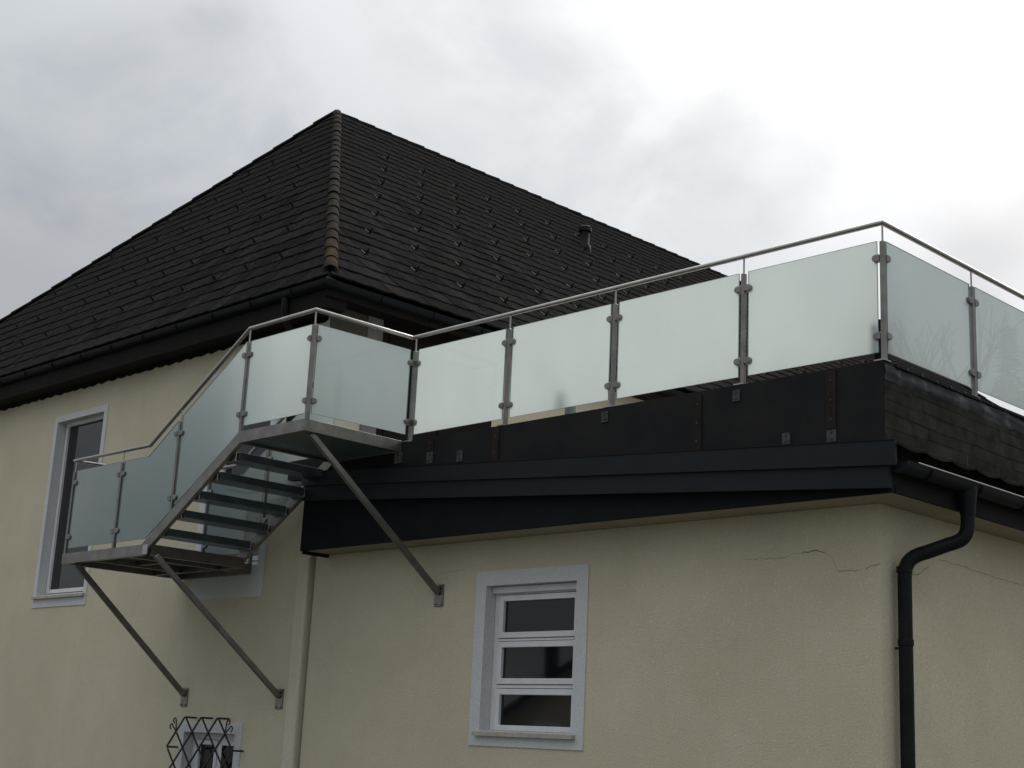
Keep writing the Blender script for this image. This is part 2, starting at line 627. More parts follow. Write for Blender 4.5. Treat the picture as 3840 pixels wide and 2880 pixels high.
def window(parent, hole, y, depth, sash, mat_pane, ring, sill_over=0.06, sill=True, sur_mat='trim', ring_bottom=None):
    x0, x1, z0, z1 = hole
    root = MB()
    rb = ring_bottom if ring_bottom is not None else ring
    # ring on the wall face
    sx0, sx1, sz0, sz1 = x0 - ring, x1 + ring, z0 - rb, z1 + ring
    root.grid_solid([sx0, x0 + 0.004, x1 - 0.004, sx1], [sz0, z0 + 0.004, z1 - 0.004, sz1], y - 0.012, y + depth + 0.06,
                    [(x0 + 0.004, x1 - 0.004, z0 + 0.004, z1 - 0.004)])
    f = MB()
    gx0, gx1 = sash[0]
    hs = [(gx0 - 0.06, gx1 + 0.06, a - 0.06, c + 0.06) for a, c in sash[1]]
    f.grid_solid([x0 + 0.006, x1 - 0.006] + [h[i] for h in hs for i in (0, 1)], [z0 + 0.006, z1 - 0.006] + [h[i] for h in hs for i in (2, 3)],
                 y + depth, y + depth + 0.07, hs)
    fr = obj('window', f, 'frame', parent, bevel=0.004)
    obj('surround', root, sur_mat, fr)
    for a, c in sash[1]:
        s = MB()
        s.grid_solid([gx0 - 0.054, gx0, gx1, gx1 + 0.054], [a - 0.054, a, c, c + 0.054], y + depth - 0.012, y + depth + 0.055, [(gx0, gx1, a, c)])
        obj('sash', s, 'frame', fr, bevel=0.004)
        p = MB().box(gx0 - 0.01, gx1 + 0.01, y + depth + 0.022, y + depth + 0.04, a - 0.01, c + 0.01)
        obj('pane', p, mat_pane, fr)
    if sill:
        s = MB()
        s.prism([(x0 - sill_over, y - 0.055, z0 - 0.012), (x0 - sill_over, y + depth + 0.01, z0 + 0.018), (x0 - sill_over, y + depth + 0.01, z0 - 0.012), (x0 - sill_over, y - 0.055, z0 - 0.045)],
                (0, 0, 0), (x1 - x0 + 2*sill_over, 0, 0))
        obj('sill', s, 'sill', fr)
    return fr


window(house, WIN_L, YH, 0.13, ((-13.45, -12.50 + 0.20), [(3.41, 5.735)]), 'pane_pale', 0.085, ring_bottom=0.16)
window(house, DOOR, YH, 0.13, ((-9.38, -8.40), [(3.60, 5.70)]), 'pane', 0.12, sill=False, ring_bottom=0.365)['label'] = 'balcony door with white frame behind the stairs'
k = MB().lathe((-9.44, YH + 0.06, 4.28), (0, -1, 0), [(0.012, -0.06), (0.012, 0.02), (0.04, 0.03), (0.045, 0.06), (0.03, 0.09), (0.0, 0.1)], 12)
obj('door_knob', k, 'knob', house, smooth=True)
wg = window(house, WIN_G, YH, 0.12, ((-9.31, -8.998), [(0.72, 1.454)]), 'pane', 0.12, sill=True)
s = MB()
a, c, gx0, gx1 = 0.72, 1.454, -8.846, -8.535
s.grid_solid([gx0 - 0.054, gx0, gx1, gx1 + 0.054], [a - 0.054, a, c, c + 0.054], YH + 0.108, YH + 0.18, [(gx0, gx1, a, c)])
obj('sash', s, 'frame', wg, bevel=0.004)
obj('pane', MB().box(gx0 - 0.01, gx1 + 0.01, YH + 0.112, YH + 0.118, a, c), 'pane', wg)

# wrought iron grille
YG = 0.20
gr_c = obj('window_grille', MB().box(-9.58, -8.20, YG + 0.012, YG + 0.026, 0.40, 0.416), 'iron', house)
DX, DZ = 0.33, 0.34
z_top = 1.748
tips = [-9.235, -8.905, -8.575]


def iron_rod(a, b):
    mb = MB().bar(a, b, 0.016, 0.016, (0.3, 1, 0.2))
    return obj('bar', mb, 'iron', gr_c)


zb = 0.40
x_lo, x_hi = tips[0] - DX, tips[-1] + DX
for i in range(-4, 8):
    # rods rising to the right and to the left through the diamond lattice
    for sgn, yy in ((1, YG - 0.008), (-1, YG + 0.008)):
        xt = tips[0] + i*DX
        # param: point at z_top is xt, going down moves by -sgn*DX/2 per DZ/2
        z_a, z_b = z_top, zb
        def xa(z): return xt - sgn*(z_top - z)*(DX/2)/(DZ/2)*0.97
        pts = []
        steps = 60
        for q in range(steps+1):
            z = zb + (z_top - zb)*q/steps
            x = xa(z)
            if x_lo - 0.004 <= x <= x_hi + 0.004:
                if z > z_top - DZ and not (tips[0] - 1e-3 - (z_top - z) <= x <= tips[-1] + 1e-3 + (z_top - z)):
                    continue
                pts.append((x, yy, z))
        if len(pts) > 3:
            iron_rod(pts[0], pts[-1])
for t in tips:
    iron_rod((t, YG, z_top), (t, YH - 0.01, z_top))
for x, z in ((x_lo, z_top - DZ), (x_hi, z_top - DZ), (x_lo, z_top - 3*DZ), (x_hi, z_top - 3*DZ)):
    iron_rod((x, YG, z), (x, YH - 0.01, z))


def scroll(x, z, s):
    """double leaf scroll leaving the lattice"""
    for (dx, dz, r, turn) in ((0.02, 0.10, 0.028, 1), (0.075, 0.03, 0.03, 1)):
        pts = []
        for q in range(13):
            u = q/12
            if u < 0.5:
                w = u/0.5
                pts.append((x + s*(dx*w), YG, z + dz*w + 0.03*math.sin(w*math.pi/2)))
            else:
                a = math.pi - (u-0.5)/0.5*math.pi*1.45
                pts.append((x + s*(dx + r + r*math.cos(a)), YG, z + dz + 0.03 + r*math.sin(a)))
        mb = MB().tube(pts, 0.008, 6, (0, 1, 0))
        obj('scroll', mb, 'iron', gr_c, smooth=True)


scroll(tips[0] - DX/2, z_top - DZ/2, -1)
scroll(tips[-1] + DX/2, z_top - DZ/2, 1)

obj('eave_shade_band', MB().box(XH + .0005, XH + .008, YH + .002, .895, 5.15, 6.389), 'eave_shade', house, label='painted eave shade at the top of the side wall')  # thin dark sheet on the cream wall, painting in the eave shade

# ---- roof body
rb = MB()
c_ = [E0, Vector((E0.x, YB, E0.z)), Vector((XL, YB, E0.z)), Vector((XL, E0.y, E0.z))]
dn = Vector((0, 0, -0.055))
ins = [Vector((-.05, .05, 0)), Vector((-.05, -.05, 0)), Vector((.05, -.05, 0)), Vector((.05, .05, 0))]
vs = [p + i + dn for p, i in zip(c_, ins)] + [APEX + dn, APEX2 + dn] + [p + i + Vector((0, 0, -0.16)) for p, i in zip(c_, ins)]
rb.add(vs, [(0, 4, 3), (0, 1, 5, 4), (1, 2, 5), (2, 3, 4, 5), (0, 3, 9, 6), (1, 0, 6, 7), (2, 1, 7, 8), (3, 2, 8, 9), (6, 7, 8, 9)])
roof = obj('roof', rb, 'underlay', house)

# ---- tiles: each face has origin at its right/left eave corner, u along eave, s up slope
TW, TG, TL_ = 0.30, 0.332, 0.40
TH = 0.020


def tile_profile():
    # slightly rolled left lap, as flat interlocking concrete tiles have
    return [(0.000, 0.0040), (0.030, 0.0045), (0.050, 0.0005), (0.150, -0.0015), (0.250, 0.0), (0.2975, 0.0015)]


def tile_mb():
    mb = MB()
    pr = tile_profile()
    k = len(pr)
    lift = 0.019
    vs = []
    for (sv, zl) in ((0.0, lift), (TL_, 0.0)):
        for top in (1, 0):
            for u, z in pr:
                wob = 0.004*math.sin(u*21 + 1.0) if sv == 0.0 else 0
                vs.append((u, sv + wob, zl + z + (TH if top else 0)))
    fs = []
    for j in range(k-1):
        fs.append((j, j+1, 2*k+j+1, 2*k+j))                    # top
        fs.append((k+j+1, k+j, j, j+1)[::-1])                 # front lip
    fs.append((0, 2*k, 3*k, k))
    fs.append((k-1, 2*k-1, 4*k-1, 3*k-1))
    return vs, fs


tvs, tfs = tile_mb()
tm = MB().add(tvs, tfs)
TILE_ME = mesh_of(tm, Vector((0, 0, 0)), M['tile'], name='roof_tile')

FACES = []
ef = math.hypot(RD, RH)
es_ = math.hypot(RW, RH)
# name, origin, u dir, s dir, eave length, slope length, left inset per s, right inset per s
FACES.append(('front', E0.copy(), Vector((-1, 0, 0)), Vector((0, RD, RH))/ef, 2*RW, ef, RW/ef, RW/ef))
FACES.append(('side', E0.copy(), Vector((0, 1, 0)), Vector((-RW, 0, RH))/es_, YB - E0.y, es_, RD/es_, RD/es_))
FACES.append(('back', Vector((E0.x, YB, E0.z)), Vector((-1, 0, 0)), Vector((0, -RD, RH))/ef, 2*RW, ef, RW/ef, RW/ef))
FACES.append(('left', Vector((XL, E0.y, E0.z)), Vector((0, 1, 0)), Vector((RW, 0, RH))/es_, YB - E0.y, es_, RD/es_, RD/es_))


def in_frame(p, margin=0.06):
    d = p - CAM
    z = d.dot(fw)
    if z < 0.5:
        return False, 0, 0
    x = d.dot(rt)/z*5426.44/3840
    y = d.dot(up)/z*5426.44/2880
    return abs(x) < 0.5 + margin*0 and abs(y) < 0.5, x, y


def clip_poly(poly, fn):
    out = []
    n = len(poly)
    for i in range(n):
        a, b_ = poly[i], poly[(i+1) % n]
        fa, fb = fn(a), fn(b_)
        if fa >= 0:
            out.append(a)
        if (fa >= 0) != (fb >= 0):
            t = fa/(fa-fb)
            out.append((a[0] + (b_[0]-a[0])*t, a[1] + (b_[1]-a[1])*t))
    return out


cands = []
stuff = MB()
for name, org, ud, sd, LEN, SL, i0, i1 in FACES:
    nrm = ud.cross(sd).normalized()
    if nrm.z < 0:
        nrm = -nrm
    rows = int(SL/TG) + 1
    back = name in ('back', 'left')
    for r in range(rows):
        s0 = r*TG + (SL - (rows-1)*TG - 0.30)*0
        if s0 > SL - 0.03:
            continue
        lo, hi = i0*s0, LEN - i1*s0
        j0 = int(lo/TW) - 1
        j1 = int(hi/TW) + 1
        for j in range(j0, j1 + 1):
            u = j*TW
            if u + TW < lo or u > hi:
                continue
            full = (u >= i0*(s0 + TL_)) and (u + TW <= LEN - i1*(s0 + TL_)) and s0 + TL_ < SL
            if back:
                if r % 1 == 0 and name == 'back':
                    continue
            ju, js, jr, jn = (random.uniform(-.003, .003), random.uniform(-.008, .008), random.uniform(-.010, .010), random.uniform(-0.003, 0.004))
            o = org + ud*(u + ju) + sd*(s0 + js) + nrm*(0.004 + jn)
            if full:
                flip = ud.cross(sd).z < 0
                ux = (ud*math.cos(jr) + sd*math.sin(jr))
                sx = nrm.cross(ux) if not flip else ux.cross(nrm)
                mat = Matrix((ux, sx, nrm)).transposed().to_4x4()
                mat.translation = o
                ctr = o + ux*0.15 + sx*0.17
                vis, px, py = in_frame(ctr)
                dcam = (CAM - ctr)
                size = abs(nrm.dot(dcam.normalized()))/dcam.length_squared
                # hidden behind the railing glass or off-frame tiles count as small
                seen = vis and nrm.dot(dcam) > 0 and not (name == 'side' and py < 0.10 - 0.0*px and px > 0.02)
                cands.append((size if seen else 0, mat, flip))
            else:
                poly = [(u, s0), (u + TW - 0.004, s0), (u + TW - 0.004, s0 + TL_), (u, s0 + TL_)]
                poly = clip_poly(poly, lambda p: p[0] - i0*p[1])
                poly = clip_poly(poly, lambda p: LEN - i1*p[1] - p[0])
                poly = clip_poly(poly, lambda p: SL - p[1])
                if len(poly) < 3:
                    continue
                def P3(p, top):
                    lift = 0.021*(1 - (p[1]-s0)/TL_)
                    return org + ud*p[0] + sd*p[1] + nrm*(0.004 + jn + lift + (TH if top else 0))
                n = len(poly)
                stuff.add([P3(p, 1) for p in poly] + [P3(p, 0) for p in poly],
                          [tuple(range(n))] + [(i, (i+1) % n, n + (i+1) % n, n + i) for i in range(n)])
cands.sort(key=lambda c: -c[0])
NTILE = 298
for size, mat, flip in cands[:NTILE]:
    o = bpy.data.objects.new('roof_tile', TILE_ME)
    COL.objects.link(o)
    o.parent = roof
    mm = mat.copy()
    mm.translation = mat.translation - WLOC[roof.name]
    o.matrix_local = mm
for size, mat, flip in cands[NTILE:]:
    stuff.add([mat @ Vector(v) for v in tvs], tfs)


def obj_raw(name, mb, mat, parent, kind=None):
    me = bpy.data.meshes.new(name)
    loc = WLOC[parent.name]
    me.from_pydata([tuple(p - loc) for p in mb.v], [], mb.f)
    me.materials.append(M[mat])
    o = bpy.data.objects.new(name, me)
    COL.objects.link(o)
    o.parent = parent
    WLOC[o.name] = loc
    if kind:
        o['kind'] = kind
    return o


obj_raw('roof_tiling', stuff, 'tile', roof, 'stuff')


# ---- hip and ridge caps
def cap_row(a, b_, n, r, name, nrm, lift):
    a, b_ = Vector(a), Vector(b_)
    ax = (b_ - a).normalized()
    Lr = (b_ - a).length/n
    side = ax.cross(nrm).normalized()
    nn = side.cross(ax).normalized()
    for i in range(n):
        o = a + ax*(Lr*i)
        mb = MB()
        K = 9
        vs = []
        for (t, rad, h) in ((-0.03, r*0.98, 0.011), (Lr + 0.03, r*0.88, 0.0)):
            for inner in (0, 1):
                rr = rad - (0.016 if inner else 0)
                for q in range(K):
                    an = math.pi*(0.04 + 0.92*q/(K-1))
                    vs.append(o + ax*t + side*(rr*math.cos(an)) + nn*(rr*math.sin(an)*0.92 + lift + h))
        fs = []
        for q in range(K-1):
            fs.append((q, q+1, 2*K+q+1, 2*K+q))
            fs.append((K+q+1, K+q, 3*K+q, 3*K+q+1))
            fs.append((q+1, q, K+q, K+q+1))
            fs.append((2*K+q, 2*K+q+1, 3*K+q+1, 3*K+q))
        fs += [(0, 2*K, 3*K, K), (K-1, 2*K-1, 4*K-1, 3*K-1)]
        jit = Vector((random.uniform(-.004, .004), random.uniform(-.004, .004), random.uniform(-.004, .004)))
        mb.add([v + jit for v in vs], fs)
        obj(name, mb, 'hip' if name == 'hip_tile' else 'tile', roof, smooth=True)


upn = Vector((0, 0, 1))
cap_row(E0 + Vector((-.10, .075, .085)), APEX, 25, 0.088, 'hip_tile', upn, 0.012)
cap_row(Vector((XL, E0.y, E0.z)), APEX, 25, 0.088, 'hip_tile', upn, 0.012)
cap_row(Vector((E0.x, YB, E0.z)), APEX2, 25, 0.088, 'hip_tile', upn, 0.012)
cap_row(APEX2, APEX, 50, 0.085, 'ridge_tile', upn, -0.015)


# ---- snow hooks
def hook_me():
    mb = MB()
    # dark upstand: pointed tongue bent up from the tile
    mb.add([(-.016, .012, .002), (.016, .012, .002), (.016, -.006, .002), (-.016, -.006, .002), (-.011, .002, .085), (.011, .002, .085), (.011, -.006, .09), (-.011, -.006, .09)],
           [(0, 1, 5, 4), (1, 2, 6, 5), (2, 3, 7, 6), (3, 0, 4, 7), (4, 5, 6, 7), (0, 3, 2, 1)])
    k = len(mb.f)
    # bright shank lying up the tile
    mb.box(-.005, .005, .014, .135, .003, .008)
    me = mesh_of(mb, Vector((0, 0, 0)), M['gutter'], name='snow_hook')
    me.materials.append(M['hook_shank'])
    for p in me.polygons:
        if p.center.z < .012 and p.center.y > .013:
            p.material_index = 1
    return me


HOOK = hook_me()


def hooks(face, rows):
    name, org, ud, sd, LEN, SL, i0, i1 = face
    nrm = ud.cross(sd).normalized()
    flip = nrm.z < 0
    if flip:
        nrm = -nrm
    for s0, u0, step, cnt in rows:
        for i in range(cnt):
            u = u0 + step*i + random.uniform(-.02, .02)
            if u > LEN - i1*s0 - 0.4:
                continue
            p = org + ud*u + sd*(s0 + random.uniform(-.015, .015)) + nrm*0.040
            mat = Matrix((ud if not flip else -ud, sd, nrm)).transposed().to_4x4()
            mat.translation = p - WLOC[roof.name]
            o = bpy.data.objects.new('snow_hook', HOOK)
            COL.objects.link(o)
            o.parent = roof
            o.matrix_local = mat


hooks(FACES[0], [(1.05 + 1.0*k, (8.91 - 7.03) + 0.905*k, 0.77, 16 - 2*k) for k in range(6)])
hooks(FACES[1], [(1.16 + 0.99*k, (1.26 - 0.09) + 0.645*k, 0.80, 22) for k in range(7)])

# ---- eaves: boxed soffit, fascia, gutter
for nm, bx in (('soffit', (XL + 0.05, E0.x - 0.03, 0.10, YH + 0.0, ZTOP, ZTOP + 0.03)),
               ('soffit', (XH - 0.0, E0.x - 0.03, YH + 0.001, YB, 6.39, 6.42))):
    obj(nm, MB().box(*bx), 'eaves', house)
obj('fascia', MB().box(XL + 0.05, E0.x - 0.03, 0.075, 0.099, ZTOP - 0.01, 6.53), 'eaves', house)
obj('fascia', MB().box(E0.x - 0.029, E0.x - 0.004, 0.075, YB, 6.38, 6.53), 'eaves', house)
# end board closing the deeper front box at the corner
obj('box_end', MB().box(E0.x - 0.058, E0.x - 0.031, 0.10, YH + 0.02, ZTOP + .0305, 6.3895), 'eaves', house)
# brown terrace door in the side wall
dr = obj('door', MB().box(XH + .002, XH + .03, 1.135, 2.95, 4.46, 6.389), 'eaves', house, label='dark brown door to the roof terrace')
obj('door_leaf', MB().box(XH + .031, XH + .045, 1.22, 2.03, 4.50, 6.28), 'eaves', dr, bevel=.004)
obj('door_leaf', MB().box(XH + .031, XH + .045, 2.06, 2.87, 4.50, 6.28), 'eaves', dr, bevel=.004)
# ragged upper edge of the roughcast: a dark scribed board with an uneven lower edge
mb = MB()
n = 170
x = XLW
pts_t, pts_b = [], []
for i in range(n + 1):
    xx = XLW + (XH - 0.02 - XLW)*i/n
    pts_b.append((xx, 0, ZTOP - 0.045 - 0.012*math.sin(i*2.1) - random.uniform(0, .018)))
for i in range(n):
    a_, b_ = pts_b[i], pts_b[i+1]
    mb.add([(a_[0], YH - .014, a_[2]), (b_[0], YH - .014, b_[2]), (b_[0], YH - .014, ZTOP), (a_[0], YH - .014, ZTOP),
            (a_[0], YH - .001, a_[2]), (b_[0], YH - .001, b_[2])], [(0, 1, 2, 3), (0, 4, 5, 1)])
obj('scribed_board', mb, 'eaves', house)

GR = 0.075


def gutter_profile(r, th=0.006, n=10):
    out = []
    for i in range(n+1):
        a = math.pi + math.pi*i/n
        out.append((r*math.cos(a), r*math.sin(a)))
    out.append((r + 0.004, 0.012))
    out.append((r - 0.012, 0.012))
    for i in range(n, -1, -1):
        a = math.pi + math.pi*i/n
        out.append(((r-th)*math.cos(a), (r-th)*math.sin(a)))
    return out


zg = 6.532
gut = MB().sweep([(XL - 0.0, 0.055, zg), (-6.97 - 0.06 + 0.005, 0.055, zg), (-6.97 - 0.06 + 0.005, YB + 0.06, zg)], gutter_profile(GR))
gutter = obj('gutter', gut, 'gutter', house, smooth=True)


def gutter_bracket(c, along, r):
    """thin strap under a half-round gutter; along = unit vector along the gutter"""
    al = Vector(along)
    out = Vector((al.y, -al.x, 0))
    mb = MB()
    pts = []
    for i in range(9):
        a = math.pi + math.pi*i/8
        pts.append(Vector(c) + out*(math.cos(a)*(r+.004)) + Vector((0, 0, 1))*(math.sin(a)*(r+.004)))
    mb.sweep(pts, [(-.013, -.002), (.013, -.002), (.013, .002), (-.013, .002)], out.cross(Vector((0, 0, 1))) * 0 + al)
    return mb


for i in range(18):
    obj('gutter_bracket', gutter_bracket((-7.6 - 0.80*i, 0.055, zg), (1, 0, 0), GR), 'gutter', gutter)
for i in range(12):
    obj('gutter_bracket', gutter_bracket((-7.025, 0.8 + 0.80*i, zg), (0, 1, 0), GR), 'gutter', gutter)
# flared sheet apron that closes the hip at the gutter corner
hb = E0 + Vector((-.10, .075, .135))
lipc = Vector((-6.957, -0.018, zg + .016))
mb = MB()
rows_ = 8
vs = []
for i in range(rows_ + 1):
    t = i/rows_
    c = hb.lerp(lipc, t) + Vector((0, 0, -.035*math.sin(math.pi*t)))
    w_ = .055 + .34*t**3.2
    dz = -.03*(1-t)
    for q in (0, 1):
        off = Vector((0, 0, -.008*q))
        vs += [c + Vector((-w_, .012*q, dz)) + off, c + off, c + Vector((-.012*q, w_, dz)) + off]
fs = []
for i in range(rows_):
    a_ = 6*i
    for o_, fl in ((0, 0), (3, 1)):
        for j in (0, 1):
            f_ = (a_+o_+j, a_+o_+j+1, a_+6+o_+j+1, a_+6+o_+j)
            fs.append(f_[::-1] if fl else f_)
    fs += [(a_, a_+6, a_+9, a_+3), (a_+2, a_+5, a_+11, a_+8)]
k_ = 6*rows_
fs += [(k_, k_+1, k_+4, k_+3), (k_+1, k_+2, k_+5, k_+4), (0, 3, 4, 1), (1, 4, 5, 2)]
mb.add(vs, fs)
obj('hip_apron', mb, 'anthracite', house)
# outlet and pipe below the gutter, going back into the wall behind the railing
dp = MB().tube([(-7.78, .055, zg - .05), (-7.78, .055, 6.33), (-7.80, .12, 6.20), (-7.82, .27, 6.02), (-7.82, .29, 5.9), (-7.82, .29, 4.9), (-7.82, .33, 4.82), (-7.82, .45, 4.78)], 0.05, 14, (1, 0, 0))
obj('downpipe', dp, 'gutter', house, smooth=True)

# roof vent pipe
VB = Vector((-11.95, 9.55, 10.66))
vp = MB().lathe(VB + Vector((0, 0, -.15)), (0, 0, 1), [(0.125, 0), (0.125, .15), (0.12, .22), (0.085, .27), (0.085, .50)], 16)
vent = obj('vent_pipe', vp, 'gutter', roof, smooth=True)
obj('vent_cap', MB().lathe(VB + Vector((0, 0, .352)), (0, 0, 1), [(.105, 0), (.12, .01), (.12, .09), (.10, .105), (0, .108)], 16), 'gutter', roof, smooth=True)

# ================================================================== annexe
YA, XA = 0.40, -0.30
annex = thing('annex', (-3.6, 5, 0), 'low cream annexe with black clad parapet and roof terrace, in front of the tall house', 'annexe')
WIN_A = (-4.557, -3.378, 1.722, 3.072)
YEND = 16.0
b = MB()
b.grid_solid([-7.272, XA, WIN_A[0], WIN_A[1]], [0, 3.51, WIN_A[2], WIN_A[3]], YA, YA + 0.32, [WIN_A])
b.grid_solid([YA + 0.32, YEND], [0, 3.51], XA - 0.32, XA, [], ax='y')
obj('wall', b, 'cream', annex)
window(annex, WIN_A, YA, 0.12, ((-4.428, -3.51), [(2.637, 2.930), (2.210, 2.495), (1.773 + .01, 2.060)]), 'pane', 0.135, sill_over=0.045)
# roller-blind box at the head of the recess
obj('blind_box', MB().box(WIN_A[0] + .008, WIN_A[1] - .008, YA + .07, YA + .119, 3.003, WIN_A[3] - .008), 'frame', annex, bevel=0.004)

# plastered soffit below the roof overhang
XO, YO = 0.055, -0.05
b = MB()
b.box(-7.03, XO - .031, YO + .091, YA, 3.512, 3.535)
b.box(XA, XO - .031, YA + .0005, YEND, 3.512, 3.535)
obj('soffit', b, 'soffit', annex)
# timber spacer at the left end of the soffit
obj('soffit_batten', MB().box(-7.06, -7.02, YO + .095, YA - .02, 3.478, 3.511), 'eaves', annex)


def zf(x, z0, k):
    return z0 - k*x


K1, K2 = 0.066, 0.0715
# triangular gable panel
poly = [(-7.05, 0, 3.505), (XO, 0, 3.505), (XO, 0, zf(XO, 3.56, K2)), (-7.05, 0, zf(-7.05, 3.56, K2))]
obj('gable_panel', MB().prism(poly, (0, YO + .06, 0), (0, YO + .09, 0)), 'black_board', annex)
# side panel under the right gutter
obj('eaves_panel', MB().box(XO - .03, XO, YO + .031, YEND, 3.505, 3.66), 'membrane', annex)
# two lapped verge boards
poly = [(-6.95, 0, zf(-6.95, 3.527, K2)), (0.075, 0, zf(0.075, 3.527, K2)), (0.075, 0, zf(0.075, 3.70, K2)), (-6.95, 0, zf(-6.95, 3.70, K2))]
obj('verge_board', MB().prism(poly, (0, -.085, 0), (0, YO - .001, 0)), 'anthracite', annex)
poly = [(-6.95, 0, zf(-6.95, 3.687, K2)), (0.14, 0, zf(0.14, 3.687, K2)), (0.14, 0, zf(0.14, 3.866, K1)), (-6.95, 0, zf(-6.95, 3.866, K1))]
obj('verge_board', MB().prism(poly, (0, -.112, 0), (0, -.086, 0)), 'anthracite', annex)
lip = MB().sweep([(-6.95, -.10, zf(-6.95, 3.872, K1)), (0.14, -.10, zf(0.14, 3.872, K1))], [(-.018, -.004), (.018, -.004), (.018, .004), (-.018, .004)])
obj('drip_edge', lip, 'gutter', annex)

# terrace parapet: black membrane at the front, shingles on the right
poly = [(-7.30, 0, zf(-7.30, 3.80, K1)), (0.02, 0, zf(0.02, 3.80, K1)), (0.02, 0, 4.488), (-7.30, 0, 4.488)]
par = obj('parapet', MB().prism(poly, (0, -.05, 0), (0, .10, 0)), 'membrane', annex)
obj('parapet', MB().box(-.10, 0.004, .101, YEND, 3.75, 4.45), 'membrane', annex)
obj('terrace_deck', MB().box(-7.31, -.101, .101, YEND, 4.36, 4.44), 'deck', annex)
# battens and plates
YP = -.0505


def screws(x, zs, y):
    mb = MB()
    for z in zs:
        mb.lathe((x, y, z), (0, -1, 0), [(.011, 0), (.011, .004)], 8)
    return mb


for (x0, x1, z0, z1) in ((-5.025, -4.935, 4.345, 4.47), (-4.11, -4.02, 4.155, 4.47), (-1.738, -1.655, 3.992, 4.455), (-.468, -.384, 4.018, 4.47)):
    bt = obj('batten', MB().box(x0, x1, YP - .012, YP, z0, z1), 'batten', par)
    nz = max(2, int((z1 - z0)/.13))
    obj('screw_heads', screws((x0+x1)/2, [z0 + (z1-z0)*(i+.5)/nz for i in range(nz)], YP - .012), 'screw', par)
for (x0, x1, z0, z1) in ((-5.025, -4.935, 4.225, 4.342), (-4.59, -4.51, 4.20, 4.31), (-.868, -.795, 3.945, 4.035), (-.468, -.384, 3.918, 4.014), (-2.75, -2.675, 4.355, 4.45), (-1.345, -1.275, 4.35, 4.445), (-5.50, -5.40, 4.275, 4.385)):
    obj('fixing_plate', MB().box(x0, x1, YP - .010, YP, z0, z1), 'zinc', par, bevel=.002)
    obj('screw_heads', screws((x0+x1)/2, [z0 + (z1-z0)*q for q in (.25, .75)], YP - .010), 'screw', par)

# shingles on the right face of the parapet
rows = 6
zz0, zz1 = 3.80, 4.40
for r in range(rows):
    h = (zz1 - zz0)/rows
    y = -.045 - (0.12 if r % 2 else 0)
    while y < 4.6:
        wdt = random.uniform(.42, .85)
        ya, yb = max(y, -.048), y + wdt - random.uniform(.001, .005)
        if yb > ya + .02:
            zb_, zt_ = zz0 + r*h - random.uniform(.0, .02), zz0 + (r+1)*h + .02
            d0 = random.uniform(.006, .010)
            zr = random.uniform(-.01, .006)
            mb = MB().add([(0.0205, ya, zb_), (0.0205 + d0, ya, zb_ - zr), (0.0205 + d0*.9, yb, zb_ + zr), (0.0205, yb, zb_),
                           (0.0205, ya, zt_), (0.0245, ya, zt_), (0.0245, yb, zt_), (0.0205, yb, zt_)],
                          [(0, 3, 2, 1), (4, 5, 6, 7), (0, 1, 5, 4), (1, 2, 6, 5), (2, 3, 7, 6), (3, 0, 4, 7)])
            obj('shingle', mb, 'shingle', annex)
        y += wdt
obj('shingle_backing', MB().box(0.005, 0.0195, -.049, YEND, 3.70, 4.43), 'membrane', annex)
# lumpy flashing rolled over the top edge
mb = MB()
ny, nz = 150, 7
vs = []
from mathutils import noise as mnoise
for i in range(ny + 1):
    y = -.05 + 9.0*i/ny
    for j in range(nz + 1):
        w_ = j/nz
        z = 4.462 - 0.125*w_ - 0.03*mnoise.noise(Vector((y*1.3, 4, 0)))*w_
        bul = 0.013 + 0.009*math.sin(w_*math.pi) + 0.012*mnoise.noise(Vector((y*3.1, w_*2.3, 1))) + 0.010*mnoise.noise(Vector((y*9, w_*5, 3)))
        vs.append((0.016 + bul, y, z))
fs = [(i*(nz+1)+j, (i+1)*(nz+1)+j, (i+1)*(nz+1)+j+1, i*(nz+1)+j+1) for i in range(ny) for j in range(nz)]
o0 = len(vs)
for i in range(ny+1):
    y = -.05 + 9.0*i/ny
    vs.append((0.010, y, 4.462))
    vs.append((0.010, y, 4.33))
for i in range(ny):
    fs.append((i*(nz+1), o0 + 2*i, o0 + 2*i + 2, (i+1)*(nz+1)))
    fs.append((i*(nz+1)+nz, (i+1)*(nz+1)+nz, o0 + 2*i + 3, o0 + 2*i + 1))
obj('edge_flashing', MB().add(vs, fs), 'lead', annex, smooth=True)
obj('coping_strip', MB().box(-.11, 0.045, .102, 9.0, 4.464, 4.486), 'membrane', annex)
mb = MB()
for i in range(26):
    mb.lathe((0.045, .25 + .22*i, 4.475), (1, 0, 0), [(.011, 0), (.011, .005)], 8)
obj('screw_heads', mb, 'screw', annex)

# low roof edge at the right: pan tiles, gutter, downpipe
pan_vs = []
for i in range(15):
    y0 = -.075 + .378*i
    mb = MB()
    K = 8
    vs = []
    for (x, z) in ((.168, 3.822), (.030, 3.872)):
        for top in (1, 0):
            for q in range(K+1):
                w_ = q/K
                sag = -.017*math.sin(math.pi*min(1, w_*1.12))**0.8 if w_*1.12 < 1 else 0.012
                vs.append((x + random.uniform(-.001, .001), y0 + .374*w_, z + sag + (.016 if top else 0)))
    k = K+1
    fs = []
    for q in range(K):
        fs += [(q, q+1, 2*k+q+1, 2*k+q), (k+q, 3*k+q, 3*k+q+1, k+q+1), (q, k+q, k+q+1, q+1), (2*k+q, 2*k+q+1, 3*k+q+1, 3*k+q)]
    fs += [(0, 2*k, 3*k, k), (K, k+K, 3*k+K, 2*k+K)]
    mb.add(vs, fs)
    obj('eaves_tile', mb, 'tile', annex, smooth=True)
GX, GZ, GR2 = 0.128, 3.705, 0.072
